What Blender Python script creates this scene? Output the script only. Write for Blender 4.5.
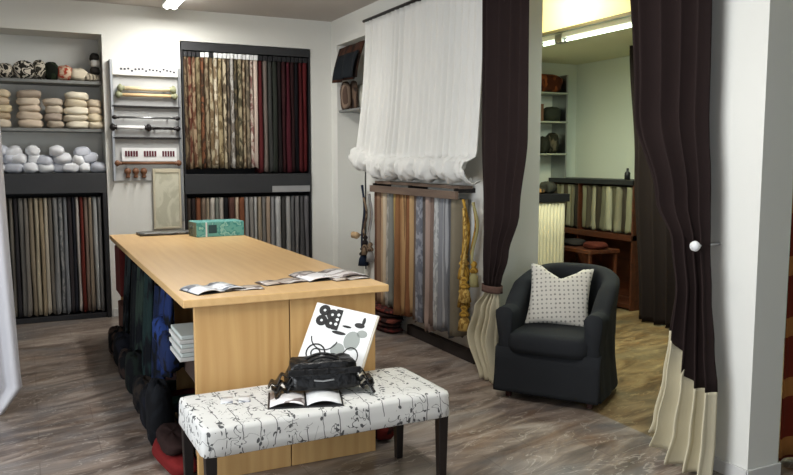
import bpy, math, random, mathutils
from math import sin, cos, pi, radians
random.seed(7)
S = bpy.context.scene
for o in list(bpy.data.objects): bpy.data.objects.remove(o)
C = S.collection
# ------------------------------------------------ camera, light, exposure
EYE = 1.55
cam = bpy.data.objects.new('camera', bpy.data.cameras.new('camera')); C.objects.link(cam)
cam.location = (0, 0, EYE)
cam.rotation_euler = (radians(90-5.83), 0, -radians(25.84))
cam.data.sensor_width = 36; cam.data.lens = 36*763.3/793
cam.data.clip_start = .05
S.camera = cam
S.view_settings.view_transform = 'Standard'; S.view_settings.look = 'None'
S.view_settings.exposure = -0.06; S.view_settings.gamma = 1; S.view_settings.use_curve_mapping = False
w = bpy.data.worlds.new('world'); S.world = w; w.use_nodes = True
w.node_tree.nodes['Background'].inputs[0].default_value = (.75, .85, 1, 1)
w.node_tree.nodes['Background'].inputs[1].default_value = .6
def area(name, loc, rot, sx, sy, e, col):
    l = bpy.data.lights.new(name, 'AREA'); l.shape = 'RECTANGLE'; l.size = sx; l.size_y = sy; l.energy = e; l.color = col
    o = bpy.data.objects.new(name, l); C.objects.link(o); o.location = loc; o.rotation_euler = rot
    return o
# daylight entering by the shop window behind the camera and a window in the left wall
area('daylight_shop_window', (0.3, -2.35, 1.5), (radians(90), 0, 0), 3.4, 2.3, 34, (.86, .93, 1))
area('daylight_side_window', (-2.55, 2.2, 1.6), (radians(90), 0, radians(-90)), 2.4, 1.8, 160, (.90, .95, 1))

# ------------------------------------------------ materials
def hexc(c):
    if isinstance(c, str):
        v = [int(c[i:i+2], 16)/255 for i in (0, 2, 4)]
    else: v = [x/255 for x in c]
    return tuple((x/12.92 if x <= .04045 else ((x+.055)/1.055)**2.4) for x in v) + (1,)
class NT:
    def __init__(s, name, rough=.6, metal=0, spec=.5):
        s.m = bpy.data.materials.new(name); s.m.use_nodes = True; s.t = s.m.node_tree
        s.b = s.t.nodes['Principled BSDF']; s.b.inputs['Roughness'].default_value = rough
        s.b.inputs['Metallic'].default_value = metal; s.b.inputs['Specular IOR Level'].default_value = spec
        tc = s.n('ShaderNodeTexCoord'); s.obj = tc.outputs['Object']; s.gen = tc.outputs['Generated']
    def n(s, k, **kw):
        x = s.t.nodes.new(k)
        for a, v in kw.items(): setattr(x, a, v)
        return x
    def l(s, a, b): s.t.links.new(a, b)
    def set(s, x, i, v):
        if hasattr(v, 'is_linked'): s.l(v, x.inputs[i])
        else: x.inputs[i].default_value = v
    def map(s, src, scale=(1, 1, 1), rot=(0, 0, 0), loc=(0, 0, 0)):
        m = s.n('ShaderNodeMapping'); s.l(src, m.inputs[0]); m.inputs[1].default_value = loc
        m.inputs[2].default_value = rot; m.inputs[3].default_value = scale; return m.outputs[0]
    def noise(s, src, sc, det=3, dist=0, rough=.5):
        m = s.n('ShaderNodeTexNoise'); s.l(src, m.inputs['Vector']); m.inputs['Scale'].default_value = sc
        m.inputs['Detail'].default_value = det; m.inputs['Distortion'].default_value = dist
        m.inputs['Roughness'].default_value = rough; return m.outputs[0]
    def vor(s, src, sc, feat='F1'):
        m = s.n('ShaderNodeTexVoronoi', feature=feat); s.l(src, m.inputs['Vector']); m.inputs['Scale'].default_value = sc
        return m.outputs[0]
    def math(s, op, a, b=0.0):
        m = s.n('ShaderNodeMath', operation=op); s.set(m, 0, a); s.set(m, 1, b); return m.outputs[0]
    def ramp(s, f, stops, interp='LINEAR'):
        m = s.n('ShaderNodeValToRGB'); s.l(f, m.inputs[0]); r = m.color_ramp; r.interpolation = interp
        while len(r.elements) < len(stops): r.elements.new(.5)
        for e, (p, c) in zip(r.elements, stops): e.position = p; e.color = c
        return m.outputs[0]
    def mix(s, f, a, b):
        m = s.n('ShaderNodeMix', data_type='RGBA'); s.set(m, 0, f); s.set(m, 6, a); s.set(m, 7, b); return m.outputs[2]
    def col(s, c): s.set(s.b, 'Base Color', c); return s
    def bump(s, h, st=.3, d=.01):
        m = s.n('ShaderNodeBump'); s.l(h, m.inputs['Height']); m.inputs['Strength'].default_value = st
        m.inputs['Distance'].default_value = d; s.l(m.outputs[0], s.b.inputs['Normal']); return s
_mc = {}
def dark(c, k): return (c[0]*k, c[1]*k, c[2]*k, 1)
def plain(name, c, rough=.6, metal=0, spec=.4, var=.12, sc=6, bump=0.0):
    if name in _mc: return _mc[name]
    t = NT(name, rough, metal, spec); c = hexc(c)
    n = t.noise(t.obj, sc, 4)
    t.col(t.mix(t.math('MULTIPLY', n, 1.0), dark(c, 1-var), dark(c, 1+var*.6)))
    if bump: t.bump(t.noise(t.obj, sc*14, 3), bump, .004)
    _mc[name] = t.m; return t.m
def fabric(c, pat='plain', c2=None, sc=22, seed=0):
    key = ('f', str(c), pat, str(c2), sc, seed)
    if key in _mc: return _mc[key]
    t = NT('fabric', .88, 0, .15); a = hexc(c); b = hexc(c2) if c2 else dark(a, .6)
    p = t.map(t.obj, loc=(seed*1.7, seed*.9, seed*2.3))
    base = t.mix(t.noise(p, 4, 3), dark(a, .82), dark(a, 1.1))
    if pat == 'floral':
        f = t.ramp(t.noise(t.map(p, (1, 1, .55)), sc, 3, .8), [(.46, (0, 0, 0, 1)), (.54, (1, 1, 1, 1))]); base = t.mix(f, base, b)
    elif pat == 'stripe':
        x = t.n('ShaderNodeSeparateXYZ'); t.l(p, x.inputs[0])
        f = t.math('SINE', t.math('MULTIPLY', t.math('ADD', x.outputs[0], x.outputs[1]), sc*9.0))
        base = t.mix(t.math('GREATER_THAN', f, .2), base, b)
    elif pat == 'band':
        x = t.n('ShaderNodeSeparateXYZ'); t.l(p, x.inputs[0])
        f = t.math('SINE', t.math('MULTIPLY', x.outputs[2], sc*2.0))
        base = t.mix(t.math('GREATER_THAN', f, .55), base, b)
    elif pat == 'dots':
        v = t.vor(p, sc*1.6); base = t.mix(t.math('LESS_THAN', v, .26), base, b)
    elif pat == 'zebra':
        f = t.math('SINE', t.math('MULTIPLY', t.noise(p, sc*.35, 2, 1.2), 38.0))
        base = t.mix(t.math('GREATER_THAN', f, 0.0), base, b)
    t.col(base); t.bump(t.noise(t.obj, 220, 2), .25, .002)
    _mc[key] = t.m; return t.m
def emit(name, c, e):
    t = NT(name, .4); t.b.inputs['Emission Color'].default_value = hexc(c); t.b.inputs['Emission Strength'].default_value = e
    t.col(hexc(c)); return t.m

def plaster(name, c):
    t = NT(name, .9, 0, .2); a = hexc(c)
    t.col(t.mix(t.noise(t.obj, 1.4, 4), dark(a, .94), dark(a, 1.03))); t.bump(t.noise(t.obj, 60, 3), .08, .004); return t.m
M_wall = plaster('white_plaster', (222, 222, 216))
M_ceil = plaster('ceiling_plaster', (196, 190, 184))
M_wall2 = plaster('pale_green_plaster', (206, 214, 202))
def floor_mat(name='streaked_marble_floor', tint=(1, 1, 1)):
    t = NT(name, .3, 0, .4)
    p = t.map(t.obj, rot=(0, 0, radians(-14)))
    warp = t.noise(t.map(p, (1.2, 2.4, 1)), 1.3, 4)
    st = t.noise(t.map(p, (.8, 2.6, 1)), 1.5, 8, 1.6, .6)
    base = t.ramp(st, [(.28, hexc((74, 63, 56))), (.42, hexc((106, 93, 84))), (.52, hexc((134, 120, 109))), (.62, hexc((156, 144, 133))), (.76, hexc((182, 172, 162)))])
    rust = t.ramp(t.noise(t.map(p, (1, 2.5, 1), loc=(7, 3, 0)), 1.1, 5, 1), [(.56, (0, 0, 0, 1)), (.74, (.5, .5, .5, 1))])
    base = t.mix(rust, base, hexc((136, 104, 76)))
    blue = t.ramp(t.noise(t.map(p, (1, 2.0, 1), loc=(2, 9, 0)), 1.2, 4, 1), [(.5, (0, 0, 0, 1)), (.7, (.6, .6, .6, 1))])
    base = t.mix(blue, base, hexc((104, 108, 112)))
    vein = t.math('ABSOLUTE', t.math('SUBTRACT', t.noise(t.map(p, (1, 3.6, 1), loc=(1, 4, 0)), 2.0, 6, 1.5), .5))
    vf = t.ramp(vein, [(0, (.45, .45, .45, 1)), (.014, (0, 0, 0, 1))])
    base = t.mix(vf, base, hexc((206, 198, 188)))
    br = t.n('ShaderNodeTexBrick'); t.l(t.map(t.obj, rot=(0, 0, 0)), br.inputs['Vector']); br.offset = .5
    br.inputs['Scale'].default_value = 1; br.inputs['Mortar Size'].default_value = .003
    br.inputs['Brick Width'].default_value = .6; br.inputs['Row Height'].default_value = .3
    br.inputs['Color1'].default_value = (.9, .9, .9, 1); br.inputs['Color2'].default_value = (1.04, 1.04, 1.04, 1); br.inputs['Mortar'].default_value = (.74, .71, .69, 1)
    m = t.n('ShaderNodeMix', data_type='RGBA', blend_type='MULTIPLY'); m.inputs[0].default_value = 1
    t.l(base, m.inputs[6]); t.l(br.outputs[0], m.inputs[7])
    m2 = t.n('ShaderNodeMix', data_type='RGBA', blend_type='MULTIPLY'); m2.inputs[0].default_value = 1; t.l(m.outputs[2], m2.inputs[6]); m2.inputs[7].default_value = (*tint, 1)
    t.col(m2.outputs[2]); return t.m
M_floor = floor_mat()
def wood_mat(name, a, b, axis=2, rough=.42):
    t = NT(name, rough, 0, .4); sc = [14, 14, 14]; sc[axis] = 1.0
    p = t.map(t.obj, tuple(sc))
    g = t.noise(p, 1.2, 6, .8, .6)
    r = t.n('ShaderNodeTexWave', wave_type='BANDS'); r.bands_direction = 'X' if axis != 0 else 'Y'
    sc2 = [2.2, 2.2, 2.2]; sc2[axis] = .35
    t.l(t.map(t.obj, tuple(sc2)), r.inputs['Vector']); r.inputs['Scale'].default_value = 2.2; r.inputs['Distortion'].default_value = 7
    r.inputs['Detail'].default_value = 3; r.inputs['Detail Scale'].default_value = 1.2
    f = t.math('ADD', t.math('MULTIPLY', g, .85), t.math('MULTIPLY', r.outputs[1], .15))
    t.col(t.ramp(f, [(.2, hexc(b)), (.75, hexc(a))])); t.bump(g, .06, .003); return t.m
M_oak = wood_mat('light_beech_wood', (208, 170, 114), (188, 146, 92), 2)
M_oaktop = wood_mat('light_beech_tabletop', (220, 184, 130), (206, 166, 112), 1, .36)
M_darkwood = wood_mat('dark_brown_wood', (96, 52, 32), (52, 26, 16), 1)
M_legblack = plain('black_stained_wood', (26, 20, 19), .4)
M_black = plain('black_laminate', (30, 30, 33), .45, var=.2)
M_blackband = plain('charcoal_laminate', (48, 49, 51), .45, var=.2)
M_metal = plain('brushed_steel', (170, 172, 174), .35, 1)
M_dkmetal = plain('dark_metal', (48, 46, 46), .4, .7)
M_whitelam = plain('white_laminate', (214, 214, 210), .5, var=.05)
M_greyshelf = plain('grey_shelf', (120, 122, 120), .5)
M_paper = plain('white_paper', (226, 228, 228), .6, var=.05)
M_brass = plain('aged_brass', (150, 120, 70), .4, .6)

# ------------------------------------------------ mesh helpers
class MB:
    def __init__(s): s.v = []; s.f = []
    def grid(s, P, nu, nv, closed_u=False, closed_v=False, flip=False):
        b = len(s.v)
        for i in range(nu):
            for j in range(nv): s.v.append(tuple(P(i, j)))
        for i in range(nu if closed_u else nu-1):
            for j in range(nv if closed_v else nv-1):
                a = b+i*nv+j; c = b+((i+1) % nu)*nv+j; d = b+((i+1) % nu)*nv+(j+1) % nv; e = b+i*nv+(j+1) % nv
                s.f.append((a, e, d, c) if flip else (a, c, d, e))
        return b
    def box(s, x0, x1, y0, y1, z0, z1):
        b = len(s.v)
        s.v += [(x0, y0, z0), (x1, y0, z0), (x1, y1, z0), (x0, y1, z0), (x0, y0, z1), (x1, y0, z1), (x1, y1, z1), (x0, y1, z1)]
        s.f += [tuple(b+k for k in q) for q in ((0, 3, 2, 1), (4, 5, 6, 7), (0, 1, 5, 4), (1, 2, 6, 5), (2, 3, 7, 6), (3, 0, 4, 7))]
        return s
    def taper(s, cx, cy, z0, z1, w0, w1, dx=0, dy=0):
        b = len(s.v)
        for z, w, ox, oy in ((z0, w0, dx, dy), (z1, w1, 0, 0)):
            s.v += [(cx+ox+a*w, cy+oy+c*w, z) for a, c in ((-1, -1), (1, -1), (1, 1), (-1, 1))]
        s.f += [tuple(b+k for k in q) for q in ((0, 3, 2, 1), (4, 5, 6, 7), (0, 1, 5, 4), (1, 2, 6, 5), (2, 3, 7, 6), (3, 0, 4, 7))]
        return s
    def tube(s, pts, r, n=10, cap=True):
        import mathutils
        V = mathutils.Vector; pts = [V(p) for p in pts]; rs = r if isinstance(r, (list, tuple)) else [r]*len(pts)
        b = len(s.v); up = None
        for k, p in enumerate(pts):
            d = (pts[min(k+1, len(pts)-1)]-pts[max(k-1, 0)]).normalized()
            if up is None: up = V((0, 0, 1)) if abs(d.z) < .9 else V((1, 0, 0))
            a = d.cross(up).normalized(); up = a.cross(d).normalized()
            for i in range(n):
                t = 2*pi*i/n; s.v.append(tuple(p+(a*cos(t)+up*sin(t))*rs[k]))
        for k in range(len(pts)-1):
            for i in range(n):
                s.f.append((b+k*n+i, b+k*n+(i+1) % n, b+(k+1)*n+(i+1) % n, b+(k+1)*n+i))
        if cap:
            s.f.append(tuple(b+i for i in range(n))[::-1]); s.f.append(tuple(b+(len(pts)-1)*n+i for i in range(n)))
        return s
    def lathe(s, prof, c=(0, 0, 0), n=16, axis='z'):
        def P(i, j):
            t = 2*pi*i/n; r, h = prof[j]
            q = {'z': (r*cos(t), r*sin(t), h), 'x': (h, r*cos(t), r*sin(t)), 'y': (r*sin(t), h, r*cos(t))}[axis]
            return (q[0]+c[0], q[1]+c[1], q[2]+c[2])
        s.grid(P, n, len(prof), closed_u=True); return s
    def build(s, name, mat, parent=None, smooth=False, bevel=0, sub=0, solid=0, loc=None):
        me = bpy.data.meshes.new(name); me.from_pydata(s.v, [], s.f); me.update()
        import bmesh
        bm = bmesh.new(); bm.from_mesh(me); bmesh.ops.recalc_face_normals(bm, faces=bm.faces); bm.to_mesh(me); bm.free()
        me.materials.append(mat)
        if smooth: me.polygons.foreach_set('use_smooth', [True]*len(me.polygons))
        o = bpy.data.objects.new(name, me); C.objects.link(o)
        if solid:
            m = o.modifiers.new('s', 'SOLIDIFY'); m.thickness = solid; m.offset = 0
        if bevel:
            m = o.modifiers.new('b', 'BEVEL'); m.width = bevel; m.segments = 2; m.limit_method = 'ANGLE'
        if sub:
            m = o.modifiers.new('u', 'SUBSURF'); m.levels = sub; m.render_levels = sub
        if parent: o.parent = parent
        if loc: o.location = loc
        return o
def box(name, mat, x0, x1, y0, y1, z0, z1, parent=None, bevel=.003):
    return MB().box(x0, x1, y0, y1, z0, z1).build(name, mat, parent, bevel=bevel)
def centred(o):
    """put a world-space mesh's origin at the middle of its base"""
    vs = [v.co for v in o.data.vertices]
    c = [(min(v[i] for v in vs)+max(v[i] for v in vs))/2 for i in range(3)]; c[2] = min(v[2] for v in vs)
    import mathutils
    o.data.transform(mathutils.Matrix.Translation([-k for k in c])); o.location = c; return o
def tag(o, label, cat, group=None):
    o['label'] = label; o['category'] = cat
    if group: o['group'] = group
    return o
def thing(name, label, cat, loc=(0, 0, 0), rz=0, group=None):
    o = bpy.data.objects.new(name, None); C.objects.link(o); o.location = loc; o.rotation_euler[2] = rz
    o.empty_display_size = .05
    return tag(o, label, cat, group)
def struct(o): o['kind'] = 'structure'; return o
def nz(a, b=0.0, c=0.0):
    return sin(a*1.7+b*2.3+c)*.5+sin(a*3.1-b*1.3+c*2.1)*.3+sin(a*5.3+b*4.1+c*.7)*.2

# ------------------------------------------------ room shell
XR, YB, ZC = 3.05, 7.93, 3.035
struct(MB().box(-2.7, 3.1, -2.5, 8.5, -.1, 0).box(3.1, 3.5, -2.5, 2.6, -.1, 0).box(3.1, 3.5, 4.7, 8.5, -.1, 0).build('floor', M_floor))
struct(MB().box(3.1, 3.5, 2.6, 4.7, -.1, 0).box(3.5, 6.2, -2.5, 8.5, -.1, 0).build('floor.001', floor_mat('lamp_tinted_marble_floor', (.95, .80, .48))))  # same marble; the yellow lamp light is put into its tint
struct(box('ceiling', M_ceil, -2.7, 3.45, -2.5, 8.5, ZC, ZC+.12, bevel=0))
b = MB()
b.box(-2.7, -.75, YB, 8.45, 0, ZC); b.box(-.75, .71, YB, 8.45, 2.74, ZC); b.box(.71, 1.44, YB, 8.45, 0, ZC)
b.box(1.44, 2.81, YB, 8.45, 2.73, ZC); b.box(2.81, 3.38, YB, 8.45, 0, ZC); b.box(-.75, .71, 8.33, 8.45, 0, 2.74); b.box(1.44, 2.81, 8.33, 8.45, 0, 2.73)
struct(b.build('wall_back', M_wall))
b = MB()
b.box(XR, 3.38, 7.76, YB, 0, ZC); b.box(XR, 3.38, 7.0, 7.76, 2.76, ZC); b.box(3.36, 3.38, 7.0, 7.76, 0, 2.76)
b.box(XR, 3.38, 4.58, 7.0, 0, ZC); b.box(XR, 3.38, 2.82, 4.58, 2.95, ZC); b.box(XR, 3.262, 2.44, 2.82, 0, ZC); b.box(3.262, 3.40, 2.70, 2.82, 0, ZC)
b.box(XR+.35, 3.40, -2.4, 1.6, 0, ZC)
struct(b.build('wall_right', M_wall))
struct(box('wall_left', M_wall, -2.75, -2.6, 3.6, 8.5, 0, ZC, bevel=0)); 
struct(MB().box(-2.75, -2.6, -2.5, .8, 0, ZC).box(-2.75, -2.6, .8, 3.6, 0, .6).box(-2.75, -2.6, .8, 3.6, 2.55, ZC).build('wall_left.001', M_wall))
struct(MB().box(-2.7, -1.7, -2.5, -2.4, 0, ZC).box(2.3, 3.4, -2.5, -2.4, 0, ZC).box(-1.7, 2.3, -2.5, -2.4, 2.75, ZC).box(-1.7, 2.3, -2.5, -2.4, 0, .3).build('wall_front', M_wall))
M_skirt = plain('skirting_paint', (206, 206, 204), .5, var=.04)
struct(MB().box(XR-.012, XR, 2.43, 2.82, 0, .07).box(XR-.012, 3.274, 2.428, 2.44, 0, .07).build('baseboard_right', M_skirt, bevel=.003))
struct(MB().box(.72, 1.43, YB-.012, YB, 0, .08).box(2.82, XR, YB-.012, YB, 0, .08).build('baseboard_back', M_skirt, bevel=.003))
struct(box('trim_1', M_dkmetal, XR-.006, XR+.012, 6.99, 7.012, .45, 1.55, bevel=0))
# adjoining room
struct(box('wall_far', M_wall2, 5.9, 6.0, 1.0, 7.5, 0, ZC, bevel=0))
struct(box('wall_far.001', M_wall2, 3.38, 5.9, 7.3, 7.42, 0, ZC, bevel=0))
struct(box('wall_far.002', M_wall2, 3.40, 5.9, 1.0, 1.12, 0, ZC, bevel=0))
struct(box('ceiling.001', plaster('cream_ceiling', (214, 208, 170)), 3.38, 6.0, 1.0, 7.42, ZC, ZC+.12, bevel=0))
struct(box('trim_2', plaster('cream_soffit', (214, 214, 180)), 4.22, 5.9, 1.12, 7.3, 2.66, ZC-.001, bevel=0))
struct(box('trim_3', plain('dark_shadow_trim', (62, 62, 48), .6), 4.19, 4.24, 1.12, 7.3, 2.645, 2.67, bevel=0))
struct(box('wall_side', M_wall, 3.4, 3.52, -2.5, 1.12, 0, ZC, bevel=0))

# ------------------------------------------------ lamps
M_tube = emit('fluorescent_tube', (255, 255, 250), 22)
def ceil_lamp(x, y, z, L, label, m, col, e, group=None, w=.13):
    t = thing('ceiling_light', label, 'light', (x, y, z), 0, group)
    box('lamp_housing', M_whitelam, -w/2, w/2, -L/2, L/2, -.045, 0, t)
    for s in (-1, 1): box('end_cap', M_whitelam, -w/2-.004, w/2+.004, s*L/2-.02, s*L/2+.02, -.07, 0, t)
    for s in (-1, 1): MB().tube([(s*.032, -L/2+.02, -.066), (s*.032, L/2-.02, -.066)], .017, 12).build('tube', m, t, smooth=True)
    a = area('lamp_light', (0, 0, -.10), (0, 0, 0), w, L, e, col); a.parent = t
    return t
ceil_lamp(1.29, 6.90, ZC, 1.3, 'white twin-tube ceiling light seen at the top edge, above the cutting table', M_tube, (1, .975, .93), 42)
ceil_lamp(1.17, 2.6, ZC, 1.3, 'white twin-tube ceiling light nearer the camera, above the upholstered bench', M_tube, (1, .975, .93), 42)
M_tubeg = emit('greenish_tube', (236, 255, 225), 9)
t = thing('fluorescent_light', 'long bare fluorescent tube under the soffit of the room beyond the opening', 'light', (4.34, 5.05, 2.66))
box('lamp_housing', M_whitelam, -.03, .03, -1.25, .82, -.04, 0, t)
MB().tube([(0, -1.2, -.062), (0, .47, -.062)], .012, 12).build('tube', M_tubeg, t, smooth=True)
box('lamp_joint', M_metal, -.035, .035, .5, .6, -.08, -.0, t)
MB().tube([(0, .63, -.062), (0, .8, -.062)], .012, 12).build('tube', M_tubeg, t, smooth=True)
a = area('lamp_light', (0, -.2, -.1), (0, 0, 0), .08, 1.9, 60, (.86, 1, .88)); a.parent = t
t = thing('ceiling_light', 'added unseen round warm lamp in the room beyond the opening', 'light', (3.75, 5.2, ZC))  # unseen lamp added to warm the adjoining floor and soffit
MB().lathe([(0, 0), (.14, 0), (.15, -.03), (.11, -.07), (0, -.085)], n=24).build('lamp_shade', emit('added_warm_globe', (255, 226, 150), 4), t, smooth=True)
l = bpy.data.lights.new('warm_fill_light', 'POINT'); l.energy = 42; l.color = (1, .82, .46); l.shadow_soft_size = .12
lo = bpy.data.objects.new('warm_fill_light', l); C.objects.link(lo); lo.parent = t; lo.location = (0, 0, -.2)

# ------------------------------------------------ hanging fabric sample
ORD = ['first', 'second', 'third', 'fourth', 'fifth', 'sixth', 'seventh', 'eighth', 'ninth', 'tenth', 'eleventh', 'twelfth', 'thirteenth', 'fourteenth', 'fifteenth',
       'sixteenth', 'seventeenth', 'eighteenth', 'nineteenth', 'twentieth', 'twenty-first', 'twenty-second', 'twenty-third', 'twenty-fourth', 'twenty-fifth', 'twenty-sixth', 'twenty-seventh', 'twenty-eighth', 'twenty-ninth', 'thirtieth']
def sample(cx, cy, ax, w, dep, z0, z1, mat, seed, label, group, hanger=None):
    """folded length of cloth clipped to a rail; ax 0: rail runs along x, 1: along y. front bulges into the room"""
    nr, nz_ = 14, 16
    def P(j, i):
        t = i/(nz_-1); z = (z1-z0)*(1-t)
        a = 2*pi*j/nr
        ca, sa = cos(a), sin(a)
        e = .55
        lx = math.copysign(abs(ca)**e, ca); ly = math.copysign(abs(sa)**e, sa)
        ww = w*.5*(1+.16*nz(t*3, seed, 1)+.1*t)
        dd = dep*.5*(1+.05*nz(t*4, seed*1.3, 2))
        off = w*.18*nz(t*2.2, seed, 0)*t
        bot = .02*nz(j*.9, seed)*(t > .95)
        fo = .010*sin(a*6+seed)*(.4+t)
        p, q = off+lx*ww, ly*dd+(fo if ly < 0 else 0)+.02*t*nz(seed, 1)
        return (p, q, z+bot) if ax == 0 else (q, p, z+bot)
    m = MB(); m.grid(P, nr, nz_, closed_u=True)
    m.f.append(tuple(k*nz_ for k in range(nr))); m.f.append(tuple(k*nz_+nz_-1 for k in range(nr)))
    o = m.build('fabric_sample', mat, smooth=True, loc=(cx, cy, z0)); tag(o, label, 'fabric sample', group)
    if hanger:
        h = z1-z0
        if ax == 0: box('header_card', hanger, -w*.46, w*.46, -dep/2-.006, dep/2-.1, h-.005, h+.045, o, bevel=.002)
        else: box('header_card', hanger, -dep/2-.006, dep/2-.02, -w*.46, w*.46, h-.005, h+.045, o, bevel=.002)
    return o
CN = {}
def row(specs, start, end, depth_c, ax, dep, z0f, z1, where, group, hangf=None, rev=False, sidew='from the left'):
    n = len(specs); W = sum(s[0] for s in specs); x = start
    for i, s in enumerate(specs):
        wd, c, cn, pat, c2 = s[0], s[1], s[2], (s[3] if len(s) > 3 else 'plain'), (s[4] if len(s) > 4 else None)
        def mute(q):
            if not isinstance(q, tuple): return q
            L_ = .3*q[0]+.59*q[1]+.11*q[2]; return tuple(round((v*.76+L_*.24)*.96) for v in q)
        c, c2 = mute(c), mute(c2)
        w_ = wd/W*(end-start); mid = x+w_/2; x += w_
        z0 = z0f(i/(n-1), i)
        lab = '%s fabric length, %s %s %s' % (cn, ORD[i], sidew, where)
        pos = (mid, depth_c) if ax == 0 else (depth_c, mid)
        dj = .012*nz(i*1.9, 3)
        pos = (pos[0], pos[1]+dj) if ax == 0 else (pos[0]+dj, pos[1])
        sample(pos[0], pos[1], ax, abs(w_)*.93, dep, z0, z1, fabric(c, pat, c2, 20, i), i*1.37+start, lab, group, hangf(i) if hangf else None)

# ------------------------------------------------ left display cabinet in the alcove
cab = thing('display_cabinet', 'black hanging-fabric cabinet filling the bottom of the left alcove', 'cabinet', (0, 0, 0))
box('top_panel', M_blackband, -.73, .70, YB-.02, 8.32, 1.23, 1.42, cab)
box('side_panel', M_black, .665, .70, YB-.02, 8.32, 0, 1.23, cab)
box('side_panel', M_black, -.73, -.70, YB-.02, 8.32, 0, 1.23, cab)
box('back_panel', M_black, -.70, .665, 8.29, 8.32, 0, 1.23, cab)
box('plinth', M_black, -.70, .665, YB, 8.29, 0, .05, cab)
MB().tube([(-.70, 8.1, 1.19), (.665, 8.1, 1.19)], .012).build('hanging_rail', M_dkmetal, cab)
G = (134, 130, 126)
L1 = [(1, (96, 90, 84), 'brown grey'), (1, (60, 56, 54), 'dark grey'), (1, (108, 100, 92), 'taupe'), (1, (70, 64, 62), 'charcoal brown'), (1.1, (112, 108, 102), 'grey'), (1, (88, 74, 62), 'brown', 'floral', (50, 44, 42)),
      (1, (124, 116, 104), 'stone grey'), (1, (52, 50, 52), 'near-black'), (1.2, (116, 112, 106), 'mid grey'), (1, (132, 124, 112), 'warm grey'), (1.2, (150, 134, 108), 'sand beige'), (1.1, (176, 162, 134), 'pale cream'),
      (1, (168, 146, 112), 'golden beige'), (1, (186, 174, 150), 'ivory'), (1, (120, 112, 100), 'taupe grey'), (1.2, (138, 138, 136), 'cool grey'), (1.1, (110, 112, 114), 'slate grey', 'floral', (150, 150, 148)), (1, (128, 130, 134), 'bluish grey'),
      (1, (58, 52, 54), 'black brown'), (.8, (48, 50, 60), 'dark navy'), (.9, (196, 186, 176), 'off-white'), (1, (122, 44, 34), 'brick red'), (1, (138, 116, 100), 'pinkish brown'), (1, (152, 132, 110), 'tan', 'stripe', (110, 96, 84)), (1.2, (178, 180, 178), 'light silver'), (1, (134, 132, 130), 'ash grey')]
row(L1, -.40, .655, 8.08, 0, .24, lambda t, i: .062+.02*abs(nz(i, 2)), 1.185, 'in the left black cabinet', 'fabric lengths in the left black cabinet')
for z, nm in ((2.30, 'upper'), (1.845, 'lower')):
    tag(centred(box('wall_shelf', M_greyshelf, -.72, .70, 8.0, 8.32, z-.03, z)), 'thin grey alcove shelf, the %s of the two above the black cabinet' % nm, 'shelf')

# soft goods on the alcove shelves
def pillow(name, x, y, z, sx, sy, sz, mat, label, cat, group, seed=0, rz=0, rnd=.55):
    nu, nv = 20, 12
    def P(i, j):
        a = 2*pi*i/nu; bb = -pi/2+pi*j/(nv-1)
        f = lambda v, e: math.copysign(abs(v)**e, v)
        r = f(cos(bb), rnd)
        k = 1+.09*nz(a*1.0+seed, bb*2, seed)+.025*sin(a*5+seed*3)
        return (sx/2*f(cos(a), .7)*r*k, sy/2*f(sin(a), .7)*r*k, sz/2+sz/2*f(sin(bb), .8)*(1+.16*nz(cos(a)*2, sin(a)*2, seed)))
    m = MB(); m.grid(P, nu, nv, closed_u=True)
    o = m.build(name, mat, smooth=True, loc=(x, y, z)); o.rotation_euler[2] = rz
    return tag(o, label, cat, group)
stk = [(-.19, .17, [('c8bca8', 'beige'), ('b4a288', 'brown'), ('c2b496', 'cream'), ('beac94', 'tan'), ('c8b89c', 'sand')], 'far left'),
       (.06, .19, [('c8b8a4', 'pale pink beige'), ('c8b8a4', 'rosy beige'), ('cabaa6', 'cream'), ('d0c2ae', 'light beige'), ('a89a8a', 'taupe')], 'second'),
       (.27, .15, [('a89c8c', 'grey beige'), ('9c9084', 'grey'), ('c4b8a6', 'light grey'), ('b4a898', 'stone')], 'middle'),
       (.47, .20, [('d8d0bc', 'ivory'), ('cac0ac', 'cream'), ('e0d8c4', 'pale ivory'), ('c8bca4', 'oat'), ('ddd5c0', 'off-white')], 'fourth'),
       (.635, .13, [('d6cab2', 'cream'), ('d6c8ac', 'beige'), ('dacab2', 'pinkish cream'), ('cabba4', 'sand')], 'far right')]
for x, wd, cols, nm in stk:
    z = 1.845
    for k, (c, cn) in enumerate(cols):
        h = .068+.008*nz(k, x*9); lv = ['bottom', 'second from bottom', 'third from bottom', 'fourth from bottom', 'top'][k] if k < len(cols)-1 else 'top'
        pillow('folded_textile', x+.014*nz(k*2, x), 8.08, z, wd*1.10+.02*nz(k, x*5), .2, h+.012, fabric(c, 'plain', None, 20, k), '%s folded textile, %s of the %s stack on the middle shelf' % (cn, lv, nm), 'folded textile', 'folded textiles on the middle shelf', k+x*7, .2*nz(k, x), .45)
        C.objects[-1].rotation_euler[1] = .10*nz(k*3, x*11)
        z += h*1.0
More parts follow.
